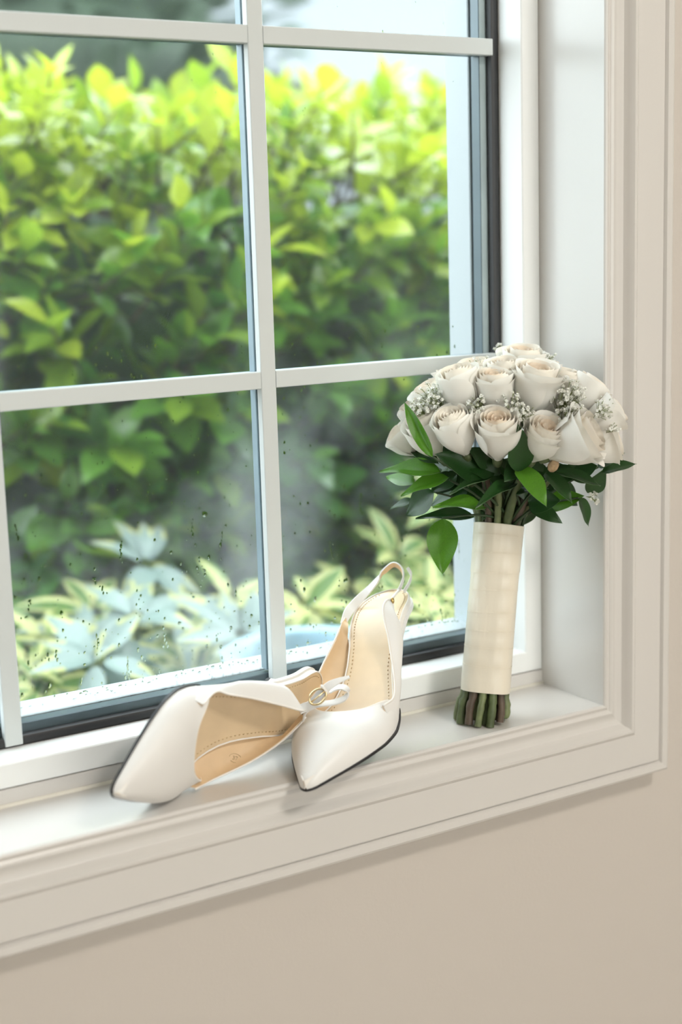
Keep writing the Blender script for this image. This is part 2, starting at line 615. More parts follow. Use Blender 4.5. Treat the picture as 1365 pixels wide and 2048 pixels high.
def ribbon(name, pts, widths, wdirs, thick, m, parent, n=40):
    """a strap along pts; wdirs give the direction across the strap"""
    P = spline(pts, n)
    W = spline(wdirs, n)
    q = MB()
    rows = []
    for i in range(n):
        t_ = (P[min(i + 1, n - 1)] - P[max(i - 1, 0)]).normalized()
        w_ = W[i] - t_ * W[i].dot(t_)
        w_.normalize()
        nn = t_.cross(w_)
        u_ = i / (n - 1) * (len(widths) - 1)
        a = min(int(u_), len(widths) - 2)
        wd = widths[a] + (widths[a + 1] - widths[a]) * (u_ - a)
        h = wd / 2
        e = thick / 2
        rows.append([P[i] + w_ * h * sx + nn * e * sy for sx, sy in ((-1, -.5), (-.9, -1), (.9, -1), (1, -.5), (1, .5), (.9, 1), (-.9, 1), (-1, .5))])
    q.grid(rows, True)
    q.f += [tuple(range(8)), tuple(range(len(q.v) - 1, len(q.v) - 9, -1))]
    q.m += [0, 0]
    fm = []
    for i in range(n - 1):
        for j in range(8):
            fm.append(1 if j == UNDER else 0)      # the underside shows the lining leather
    fm += [0, 0]
    q.m = fm
    return q.build(name, m, parent, smooth=True, auto=40)


QROWS = {}


def make_shoe(name, label, M, quarters):
    s = bpy.data.objects.new(name, None)
    COL.objects.link(s)
    s.matrix_world = M
    tag(s, label, 'shoe', 'pair of white slingback shoes')
    # footbed
    slab_outline('insole', -.0016, -.0040, 0.0, INSOLE, s, .0012)
    q = MB()
    L = outline(-.0008)
    path = [(x, yp, zb(x)) for x, yp, ym in L] + [(x, -ym, zb(x)) for x, yp, ym in L[-2:0:-1]]
    rows = []
    for i, (x, y, z) in enumerate(path):
        inn = V3((0, -1 if y > 0 else 1, 0)) * min(.0016, abs(y))
        p = V3((x, y, z))
        rows.append([p + inn + V3((0, 0, .0004)), p + inn * .3 + V3((0, 0, .0009)), p + V3((0, 0, -.0002)), p + V3((0, 0, -.0056)), p + inn + V3((0, 0, -.0056))])
    rows.append(rows[0])
    q.grid(rows)
    q.build('insole_binding', PIPE, s, smooth=True, auto=50)
    q = MB()
    for sg in (-1, 1):
        x = .0
        while x < .170:
            y = (ww(x, sg) - .0058) * sg
            q.box((x - .0007, y - .00022, zb(x) - .0012), (x + .0007, y + .00022, zb(x) + .0002))
            x += .0032
    q.build('stitching', THREAD, s, kind='stuff')
    slab_outline('outsole', .0030, -.0092, -.0070, SOLEB, s, xf=.124)
    slab_outline('shank', .0010, -.0090, -.0052, LEATHER, s, xt=.126)
    # vamp
    nt_, ns = 40, 26
    rows = []
    for i in range(ns):
        r = []
        f = (i / (ns - 1)) ** 1.25
        for j in range(nt_ + 1):
            th = pi * j / nt_
            c, sn = cos(th), sin(th)
            xt = .1610 - .0320 * abs(c) ** 1.7
            x = SL - .0002 - f * (SL - .0002 - xt)
            ws = ww(x, 1 if c >= 0 else -1)
            wv = ws + (ww(x) - ws) * min(1, sn * 2.2)
            y = (wv + (.0024 - .0012 * f) * min(1, wv / .004)) * (abs(c) ** .72) * (1 if c >= 0 else -1)
            z = zb(x) - .0072 + (interp(HH, x) - .0005) * abs(sn) ** .78
            r.append((x, y, z))
        rows.append(r)
    v = shell('vamp', rows, s, LEATHER, LINING, .0017, 1)
    q = MB()
    edge = [V3(p) for p in rows[-1]]
    q.tube([p + V3((-.0002, 0, -.0007)) for p in edge], .0010, 6)
    q.build('throat_piping', PIPE, v, smooth=True)
    # quarters
    for sg, topl in quarters:
        bot = [(.1520, 0, .0016), (.135, 0, .0018), (.115, 0, .0018), (.095, 0, .0016), (.080, 0, .0014), (.070, .001, .0012), (.0645, .006, .0006), (.0618, .0125, -.0015)]
        tipx, tipy, tipz = topl[-1]
        B = [V3((x, (ww(x, sg) + dy) * sg, zb(x) - .0070 + dz)) for x, dz, dy in bot] + [V3((tipx, tipy, tipz)) + V3((-.002, .0012 * sg, -.0045))]
        B = spline(B, 34)
        T = spline(topl, 34)
        rows = []
        for i in range(34):
            r = []
            d = T[i] - B[i]
            for j in range(11):
                v_ = j / 10
                bulge = (.0115 if sg != MED[0] else .0045) * sin(pi * v_) * min(1, d.length / .03) * min(1, i / 13) ** 1.5 * (1 - (i / 33) ** 4)
                r.append(B[i] + d * v_ + V3((0, sg * bulge, 0)))
            rows.append(r)
        qo = shell('quarter', rows, s, LEATHER, LINING, .0016, sg)
        q = MB()
        q.tube([r[-1] for r in rows], .0009, 6)
        q.build('topline_piping', PIPE, qo, smooth=True)
        QROWS[(name, sg, label)] = rows
    # small heel under the seat
    q = MB()
    rows = []
    for k in range(14):
        f = k / 13
        z1 = .0228
        shrink = (1 - f) ** 2.2
        r = []
        for j in range(28):
            a = 2 * pi * j / 28
            sx, sy = .0215 * cos(a), .0235 * sin(a)
            if cos(a) > 0:
                sx *= .95
            top = V3((.0160 + sx, sy * .97, 0))
            top.z = zb(top.x) - .0068
            tip = V3((HTX + .0058 * cos(a), .0056 * sin(a), z1))
            mid = tip.lerp(top, shrink)
            mid.z = top.z + (tip.z - top.z) * f
            r.append(mid)
        rows.append(r)
    q.grid(rows, True)
    q.f.append(tuple(range(len(q.v) - 28, len(q.v))))
    q.m.append(0)
    h = q.build('heel', LEATHER, s, smooth=True, auto=50)
    q = MB()
    q.grid([[(HTX + r_ * cos(2 * pi * j / 20), r_ * .97 * sin(2 * pi * j / 20), z) for j in range(20)] for r_, z in ((.0057, .0230), (.0057, .0198), (.0052, .0192), (.0001, .0192))], True)
    q.build('heel_tip', SOLEB, h, smooth=True, auto=40)
    return s


def text_mesh(body, size):
    cu = bpy.data.curves.new('stamp_font', 'FONT')
    cu.body = body
    cu.size = size
    cu.align_x = 'CENTER'
    cu.align_y = 'CENTER'
    cu.extrude = .00012
    tmp = bpy.data.objects.new('stamp_font', cu)
    COL.objects.link(tmp)
    dg = bpy.context.evaluated_depsgraph_get()
    me = bpy.data.meshes.new_from_object(tmp.evaluated_get(dg))
    bpy.data.objects.remove(tmp)
    bpy.data.curves.remove(cu)
    return me


MS = Matrix(((-.7918, .5606, -.2425, .7583), (-.5772, -.8166, -.0035, .1203), (-.2000, .1372, .9701, .0486), (0, 0, 0, 1)))
ML = Matrix(((-.8033, .0108, .5955, .5942), (-.5841, .1810, -.7912, .1260), (-.1164, -.9834, -.1391, .0626), (0, 0, 0, 1)))
toe_ = ML @ V3((.2464, 0, .006))
ML = Matrix.Translation(toe_) @ Matrix.Rotation(.062, 4, fw) @ Matrix.Translation(-toe_) @ ML
ML.translation += V3((0, 0, .0022))
MS.translation += V3((-.0022, -.0036, .0004))

MED[0] = -1
TS_R = [(.1500, .0380, .0245), (.1293, .0398, .0225), (.1065, .0340, .0349), (.0955, .0300, .0440), (.0834, .0260, .0575), (.0748, .0220, .0661), (.0629, .0180, .0754), (.0500, .0166, .0768), (.0385, .0160, .0730)]
TS_L = [(.1500, -.0380, .0245), (.1300, -.0400, .0240), (.1065, -.0360, .0385), (.0801, -.0300, .0520), (.0640, -.0280, .0590), (.0517, -.0268, .0635)]
stand = make_shoe('slingback_shoe', 'white pointed slingback shoe standing upright, toe on the sill, heel against the window', MS, [(1, TS_R), (-1, TS_L)])
MED[0] = 1
TL_U = [(.1500, -.0380, .0245), (.1297, -.0410, .0250), (.1189, -.0362, .0322), (.1025, -.0300, .0470), (.0825, -.0205, .0640), (.0700, -.0140, .0735), (.0610, -.0105, .0765)]
TL_D = [(.1500, .0380, .0245), (.1347, .0415, .0240), (.1244, .0395, .0290), (.0956, .0320, .0463), (.0720, .0215, .0600), (.0580, .0080, .0700), (.0520, .0000, .0740)]
lying = make_shoe('slingback_shoe', 'white pointed slingback shoe lying on its side with an oval buckle on its strap', ML, [(1, TL_D), (-1, TL_U)])
LB2 = [LEATHER, LINING]

# straps of the standing shoe
vs_, rs_, us_ = V3((.8566, .4186, .3016)), V3((-.3596, .9036, -.2326)), V3((-.3699, .0908, .9246))   # towards, right and up, in the shoe's frame
away = (-vs_ - us_ * .9).normalized()
STS = [(.0585, -.0272, .0600), (.0440, -.0262, .0650), (.0250, -.0255, .0660), (.0037, -.0139, .0738), (-.0005, -.0020, .0844), (-.0027, .0081, .0898), (-.0004, .0156, .0861), (.0049, .0185, .0802), (.0105, .0165, .0737), (.0131, .0140, .0700)]
flat_ = (us_ * .6 - rs_ * .75).normalized()
SWD = [tuple(flat_)] * 3 + [tuple((flat_ + away * .8).normalized())] + [tuple(away)] * 6
ribbon('heel_strap', STS, [.0050, .0085, .0085, .0068, .0066, .0064, .0064, .0064, .0062, .0060], SWD, .0016, LB2, stand)
ribbon('strap_end', [(-.0080, .0188, .0835), (-.0059, .0215, .0771), (-.0020, .0200, .0713), (.0065, .0161, .0658)], [.0045, .0058, .006, .006], [tuple(away)] * 4, .0014, [LEATHER, LEATHER], stand)
q = MB()
q.tube(spline([(.0122, .0153, .0706), (.0200, .0158, .0718), (.0300, .0160, .0722), (.0372, .0160, .0722)], 10), .0013, 8)
q.build('elastic', PIPE, stand, smooth=True)
q = MB()
for k in range(3):
    q.tube([V3((.0385, .0176, .0715)) + V3((.0020 * cos(a), 0, .0020 * sin(a))) for a in [2 * pi * i / 12 for i in range(13)]], .0009, 6)
q.tube([(.0385, .0150, .0715), (.0385, .0185, .0715)], .0013, 8)
q.build('gold_stud', BRASS, stand, smooth=True)

# straps and buckle of the lying shoe
vl, rl, ul = V3((.8834, -.3329, .3299)), V3((-.3682, -.0574, .9280)), V3((-.2900, -.9412, -.1732))
lo = [(.0560, .0010, .0735), (.0590, -.0080, .0757), (.0584, -.0138, .0803), (.0572, -.0183, .0881), (.0545, -.0218, .0980), (.0520, -.0267, .1057), (.0494, -.0319, .1075), (.0478, -.0343, .1031), (.0485, -.0327, .0968), (.0496, -.0284, .0915)]
wd_l = (vl * -.75 + ul * .65).normalized()
ribbon('heel_strap', lo, [.0062, .0060, .0060, .0060, .0062, .0064, .0064, .0062, .006, .006], [tuple(wd_l)] * 10, .0015, [LEATHER, LEATHER], lying)
st = [(.0640, -.0105, .0715), (.0605, -.0125, .0750), (.0598, -.0150, .0790), (.0592, -.0210, .0830), (.0582, -.0285, .0872), (.0554, -.0365, .0930), (.0508, -.0410, .0992), (.0455, -.0440, .1056)]
ax_l = (ul * -.45 + rl * .75 + vl * .35).normalized()
ribbon('buckle_strap', st, [.0085, .0082, .0080, .0078, .0078, .0076, .0066, .0046, .0024], [tuple(ax_l)] * 8, .0015, [LEATHER, LEATHER], lying, 44)
bc = V3((.0609, -.0262, .0858)) + vl * .0016
bx = (ul * .68 + rl * .73).normalized()
by = vl.cross(bx).normalized()
bx2 = bx
q = MB()
q.tube([bc + bx2 * .0078 * cos(a) + by * .0056 * sin(a) for a in [2 * pi * i / 36 for i in range(37)]], .0010, 8, cap=False)
bk = q.build('buckle', GOLD, lying, smooth=True)
q = MB()
q.tube([bc - bx2 * .0078, bc + vl * .0008, bc + bx2 * .0078], .0007, 8)
q.build('prong', GOLD, bk, smooth=True)
q = MB()
kc = V3((.0572, -.0325, .0898))
q.tube([kc + by * .0040 * cos(a) + vl * .0018 * sin(a) for a in [2 * pi * i / 20 for i in range(21)]], .0011, 6, cap=False)
q.build('keeper_loop', PIPE, lying, smooth=True)
# blind stamped size ring on the lining of the lower side
rows_d = [v_ for k_, v_ in QROWS.items() if k_[1] == 1 and 'side' in k_[2]][0]
ri = min(range(34), key=lambda i: abs(rows_d[i][5].x - .0985))
pc = rows_d[ri][5]
ex_ = (rows_d[ri + 2][5] - rows_d[ri - 2][5]).normalized()
ey_ = (rows_d[ri][7] - rows_d[ri][3]).normalized()
en_ = ex_.cross(ey_).normalized()
if en_.y > 0:
    en_ = -en_
ex_ = ey_.cross(en_).normalized()
pc = pc + en_ * .0021
q = MB()
for a0, a1 in ((.25 * pi, .95 * pi), (1.15 * pi, 1.95 * pi)):
    q.tube([pc + ex_ * .0052 * cos(a) + ey_ * .0040 * sin(a) for a in [a0 + (a1 - a0) * i / 20 for i in range(21)]], .00026, 5)
lining_d = [c for c in lying.children_recursive if c.name.startswith('lining')]
stamp = q.build('size_stamp', THREAD, lying)
tm = text_mesh('37', .0050)
tm.materials.append(THREAD)
to = link('size_number', tm, stamp)
to.matrix_local = Matrix(((-ex_.x, -ey_.x, en_.x, pc.x), (-ex_.y, -ey_.y, en_.y, pc.y), (-ex_.z, -ey_.z, en_.z, pc.z), (0, 0, 0, 1)))


# ------------------------------------------------------------------ the bouquet
IVORY = mat('ivory_petal', (.955, .94, .895), .5, translucent=.2, tcolor=(.97, .94, .85), spec=.3)
CREAM = mat('peach_cream_petal', (.94, .855, .735), .5, translucent=.2, tcolor=(.96, .72, .50), spec=.3)
CREAM2 = mat('cream_petal', (.94, .905, .83), .5, translucent=.2, tcolor=(.96, .82, .66), spec=.3)
LEAFTOP = mat('glossy_leaf_top', (.105, .290, .022), .30, noise=.25, nscale=45, translucent=.34, tcolor=(.26, .62, .01), bump=.1, bscale=300)
LEAFDK = mat('dark_leaf_top', (.017, .066, .012), .32, noise=.25, nscale=45, translucent=.12, tcolor=(.06, .22, .01), bump=.1, bscale=300)
LEAFBK = mat('pale_leaf_back', (.16, .26, .13), .5, noise=.15, nscale=45, translucent=.1, tcolor=(.15, .35, .04))
STEMG = mat('green_stem', (.095, .125, .05), .5, noise=.35, nscale=70)
STEMB = mat('brown_stem', (.10, .070, .048), .55, noise=.4, nscale=70)
STEML = mat('light_green_stem', (.15, .18, .08), .5, noise=.35, nscale=70)
CUT = mat('cut_stem_end', (.34, .33, .16), .7, noise=.4, nscale=300)
SATIN = mat('ivory_satin_ribbon', (.82, .755, .63), .36, coat=.1, bump=.05, bscale=500)
FLORET = mat('tiny_white_floret', (.88, .88, .82), .6)
FLORG = mat('floret_calyx', (.26, .30, .12), .6)

bouquet = bpy.data.objects.new('bridal_bouquet', None)
COL.objects.link(bouquet)
BASE = V3((.7815, .0345, 0))
bouquet.location = BASE
tag(bouquet, 'bridal bouquet of ivory roses with a satin wrapped handle, standing on its cut stems', 'bouquet')


def P_(v):
    return V3(v) - BASE


# stems: every one is a part, from its cut end through the wrap and up to the flowers
AX0, AX1, AX2 = V3((.7815, .0345, 0)), V3((.7875, .0352, .030)), V3((.8150, .0480, .1755))
wr = random.Random(3)
spots = []
for rad, n, ph in ((.0212, 13, .1), (.0135, 8, .4), (.0055, 3, 0)):
    for k in range(n):
        spots.append((rad, 2 * pi * k / n + ph))
stem_mats = [STEMG, STEMB, STEML]
dirv = (AX2 - AX1).normalized()
sx_ = V3((1, 0, 0))
sx_ = (sx_ - dirv * sx_.dot(dirv)).normalized()
sy_ = dirv.cross(sx_)
for k, (rad, a) in enumerate(spots):
    rr = .0036 * wr.uniform(.85, 1.2)
    o = lambda f, d=0.: (sx_ * cos(a + d) + sy_ * sin(a + d)) * rad * f
    z0 = 0.0006 if rad > .02 else .0004
    b = AX0 + o(1.03, wr.uniform(-.06, .06))
    b.z = z0 + (wr.uniform(0, .004) if k % 3 else 0)
    m1 = AX1 + o(.86)
    m2 = AX2 + o(.82)
    top = AX2 + dirv * wr.uniform(.030, .052) + o(1.25 + rad * 35, wr.uniform(-.2, .2))
    q = MB()
    pts = [P_(p) for p in spline([b, AX0.lerp(AX1, .5) + o(1.0), m1, AX1.lerp(AX2, .5) + o(.82), m2, top], 18)]
    rads = [rr * (1.0 + .10 * sin(i * 2.1 + k)) for i in range(18)]
    q.tube(pts, rads, 8, 0)
    q.m[-1] = 1
    q.m[-2] = 1
    q.build('stem', [stem_mats[k % 3], CUT], bouquet, smooth=True, auto=50)

# satin ribbon wound around the stems in overlapping turns
q = MB()
rows = []
heights = []
zz = 0.
turns = [0, .145, .26, .36, .47, .60, .70, .82, .93, 1.0]
for t0, t1 in zip(turns[:-1], turns[1:]):
    for e in (0.0, .06, .5, .94, 1.0):
        heights.append((t0 + (t1 - t0) * e, e))
pleat = [wr.uniform(-1, 1) for _ in range(64)]
for f, e in heights:
    c = AX1.lerp(AX2, f) + dirv * (.0 if f else -.003)
    lip = (.0006 if e in (0.0, 1.0) else .0) * (-1 if e == 0.0 else 1)
    r0 = .0236 - .0008 * sin(f * pi) + lip * .55
    row = []
    for j in range(64):
        a = 2 * pi * j / 64
        fold = .0011 * round(2 * sin(a * 4 + 1.0 + .4 * sin(f * 5))) / 2 + .00018 * pleat[(j + int(f * 7) * 5) % 64]
        tilt = .0016 * sin(a + f * 4)
        row.append(P_(c + (sx_ * cos(a) + sy_ * sin(a)) * (r0 + fold) + dirv * (tilt if 0 < f < 1 else 0)))
    rows.append(row)
inner = [[p + (P_(AX1.lerp(AX2, heights[i][0])) - p) * .05 for p in rows[i]] for i in (len(rows) - 1, 0)]
rows = rows + inner + [rows[0]]
q.grid(rows, True)
wrap = q.build('ribbon_wrap', SATIN, bouquet, smooth=True, auto=35)
# roses: a heart of furled petals with outer petals as pieces of their own
def petal_mesh(nm, R, H, A, flare, curl, m, seed, z0=0., tipw=.09, cdrop=.40, nu=15, nv=13, spiral=.10):
    pr = random.Random(seed)
    ph, amp = pr.uniform(0, 6), pr.uniform(.01, .035)
    rows = []
    for i in range(nv):
        v = i / (nv - 1)
        row = []
        for j in range(nu):
            u = -1 + 2 * j / (nu - 1)
            vm = 1 - tipw * abs(u) ** 3.2 - cdrop * max(0, (abs(u) - .70) / .30) ** 2.2
            vv = v * vm
            rb = .14 + .86 * sin(pi / 2 * min(1, vv / .72)) ** 1.1
            r = R * (rb * (1 + .10 * sin(pi * vv)) + flare * max(0, vv - .55) ** 2 * 4 * (1 - .25 * u * u)) * (1 + spiral * u) + R * amp * sin(3 * u + ph) * vv
            z = z0 + (H - z0) * vv - curl * max(0, vv - .80) ** 1.5 * 6 * (.6 + .4 * abs(u))
            if vv > .8 and curl > 0:
                r += curl * (vv - .8) * 2.2
            a = A * u * (.55 + .45 * min(1, vv / .5))
            row.append((r * cos(a), r * sin(a), z))
        rows.append(row)
    return rows


def rot_rows(rows, a, tiltv=0.):
    ca, sa = cos(a), sin(a)
    return [[(x * ca - y * sa, x * sa + y * ca, z) for x, y, z in r] for r in rows]


VAR = {   # heart layers (R, H, count, half angle, flare), then outer layers (… curl)
    0: ([(.13, 2.16, 2, 2.4, 0), (.27, 2.20, 3, 1.5, 0), (.42, 2.20, 3, 1.45, -.03), (.56, 2.18, 3, 1.4, -.02)], [(.70, 2.16, 3, 1.35, .02, .0), (.83, 2.14, 3, 1.3, .07, .06), (.93, 2.06, 3, 1.2, .12, .12)]),
    1: ([(.12, 1.98, 2, 2.4, 0), (.25, 2.04, 3, 1.5, 0), (.40, 2.08, 3, 1.45, .03), (.54, 2.11, 3, 1.4, .06)], [(.66, 2.14, 3, 1.35, .09, .06), (.78, 2.13, 3, 1.25, .17, .13), (.87, 2.04, 3, 1.2, .27, .2)]),
    2: ([(.12, 1.80, 2, 2.4, 0), (.25, 1.88, 3, 1.5, .05), (.40, 1.96, 3, 1.45, .08), (.52, 2.02, 3, 1.4, .10)], [(.64, 2.06, 3, 1.35, .16, .09), (.75, 2.03, 3, 1.25, .28, .17), (.84, 1.92, 3, 1.2, .40, .25)]),
    3: ([(.12, 1.82, 2, 2.4, 0), (.24, 1.90, 3, 1.5, .05), (.36, 1.96, 3, 1.4, .08), (.48, 2.00, 4, 1.15, .12)], [(.60, 2.00, 4, 1.15, .22, .12), (.71, 1.92, 4, 1.1, .38, .2), (.81, 1.78, 4, 1.1, .52, .28)]),
}
ROSE_MESH = {}
for vr, (heart, outer) in VAR.items():
    q = MB()
    sd = vr * 100
    for li, (R, H, n, A, fl) in enumerate(heart):
        for k in range(n):
            sd += 1
            q.grid(rot_rows(petal_mesh('p', R, H, A, fl, 0, None, sd, .25 if li else .3, .03, .16, spiral=.07), 2 * pi * k / n + li * 1.1), mi=0 if li < 3 else 1)
    # green hip and sepals below
    hp = [[(r * cos(2 * pi * j / 12), r * sin(2 * pi * j / 12), z) for j in range(12)] for r, z in ((.02, -.28), (.16, -.24), (.22, -.08), (.24, .05), (.15, .12))]
    q.grid(hp, True, mi=2)
    hm = mesh('rose', q.v, q.f, [CREAM if vr in (1, 2) else CREAM2, CREAM2, STEMG], True, q.m)
    pm = []
    for li, (R, H, n, A, fl, cu) in enumerate(outer):
        for k in range(n):
            sd += 1
            q = MB()
            pr = random.Random(sd)
            q.grid(rot_rows(petal_mesh('p', R * pr.uniform(.97, 1.03), H * pr.uniform(.96, 1.03), A, fl, cu, None, sd, .02, pr.uniform(.06, .12), .16), 2 * pi * (k + pr.uniform(-.1, .1)) / n + li * .8 + vr))
            pm.append(mesh('petal', q.v, q.f, [IVORY if li else CREAM2], True))
    ROSE_MESH[vr] = (hm, pm)


def place_rose(c, axis, dia, vr, k):
    hm, pm = ROSE_MESH[vr]
    z = V3(axis).normalized()
    x = V3((.3, .5, .2)).cross(z).normalized()
    y = z.cross(x)
    s = dia / 2.0
    a = k * 2.4
    x, y = x * cos(a) + y * sin(a), y * cos(a) - x * sin(a)
    hs_ = 1.22 if vr < 3 else 1.08
    o = P_(c) - z * s * 1.42
    z = z * hs_
    r = link('rose', hm, bouquet)
    r.matrix_local = Matrix(((x.x * s, y.x * s, z.x * s, o.x), (x.y * s, y.y * s, z.y * s, o.y), (x.z * s, y.z * s, z.z * s, o.z), (0, 0, 0, 1)))
    for m in pm:
        link('petal', m, r)
    return r


ROSES = [
 ((.7489,.0198,.2677),(-.529,-.187,.828),0.0360,0),
 ((.7714,-.0068,.2655),(-.330,-.430,.840),0.0392,1),
 ((.8056,-.0243,.2605),(-.026,-.598,.801),0.0359,2),
 ((.8301,-.0450,.2610),(.547,-.692,.472),0.0476,3),
 ((.7465,.0558,.2620),(-.518,.006,.855),0.0369,0),
 ((.7422,.0855,.2542),(-.748,.336,.572),0.0268,0),
 ((.7825,.0103,.3006),(-.200,-.226,.953),0.0344,1),
 ((.8152,-.0037,.3020),(.031,-.324,.946),0.0432,2),
 ((.7645,.0328,.3008),(-.337,-.066,.939),0.0373,0),
 ((.7609,.0719,.2958),(-.427,.130,.895),0.0338,3),
 ((.8009,.0198,.3059),(-.121,-.220,.968),0.0357,0),
 ((.8033,.0623,.3120),(-.205,-.055,.977),0.0367,3),
 ((.8376,.0432,.3115),(-.000,-.203,.979),0.0413,1),
 ((.8492,.0000,.3018),(.187,-.176,.966),0.0404,3),
 ((.8599,-.0120,.2895),(.550,-.291,.783),0.0368,0),
 ((.8598,-.0400,.2751),(.764,-.429,.481),0.0319,1),
 ((.7591,.0863,.2742),(-.532,.257,.806),0.0314,0),
 ((.8611,-.0450,.2529),(.794,-.560,.238),0.0319,3),
 ((.8344,.0116,.2810),(-.070,-.167,.984),0.0265,0),
 ((.7847,.0494,.2813),(-.070,-.167,.984),0.0266,0),
 ((.8722,.0102,.2734),(.281,-.248,.927),0.0313,0),
 ((.8123,.0169,.2859),(-.070,-.167,.984),0.0342,0),
 ((.7955,.0309,.2818),(-.070,-.167,.984),0.0325,0),
 ((.7699,.0627,.2859),(-.346,.018,.938),0.0346,0),
 ((.8463,.0102,.2889),(.030,-.227,.973),0.0354,0),
 ((.8831,.0025,.2663),(.518,-.413,.749),0.0313,0),
 ((.7924,.0481,.3016),(.005,-.049,.999),0.0310,0),
 ((.7965,.0910,.3044),(-.123,.156,.980),0.0346,3),
 ((.8579,.0379,.3018),(.154,-.016,.988),0.0343,1),
]
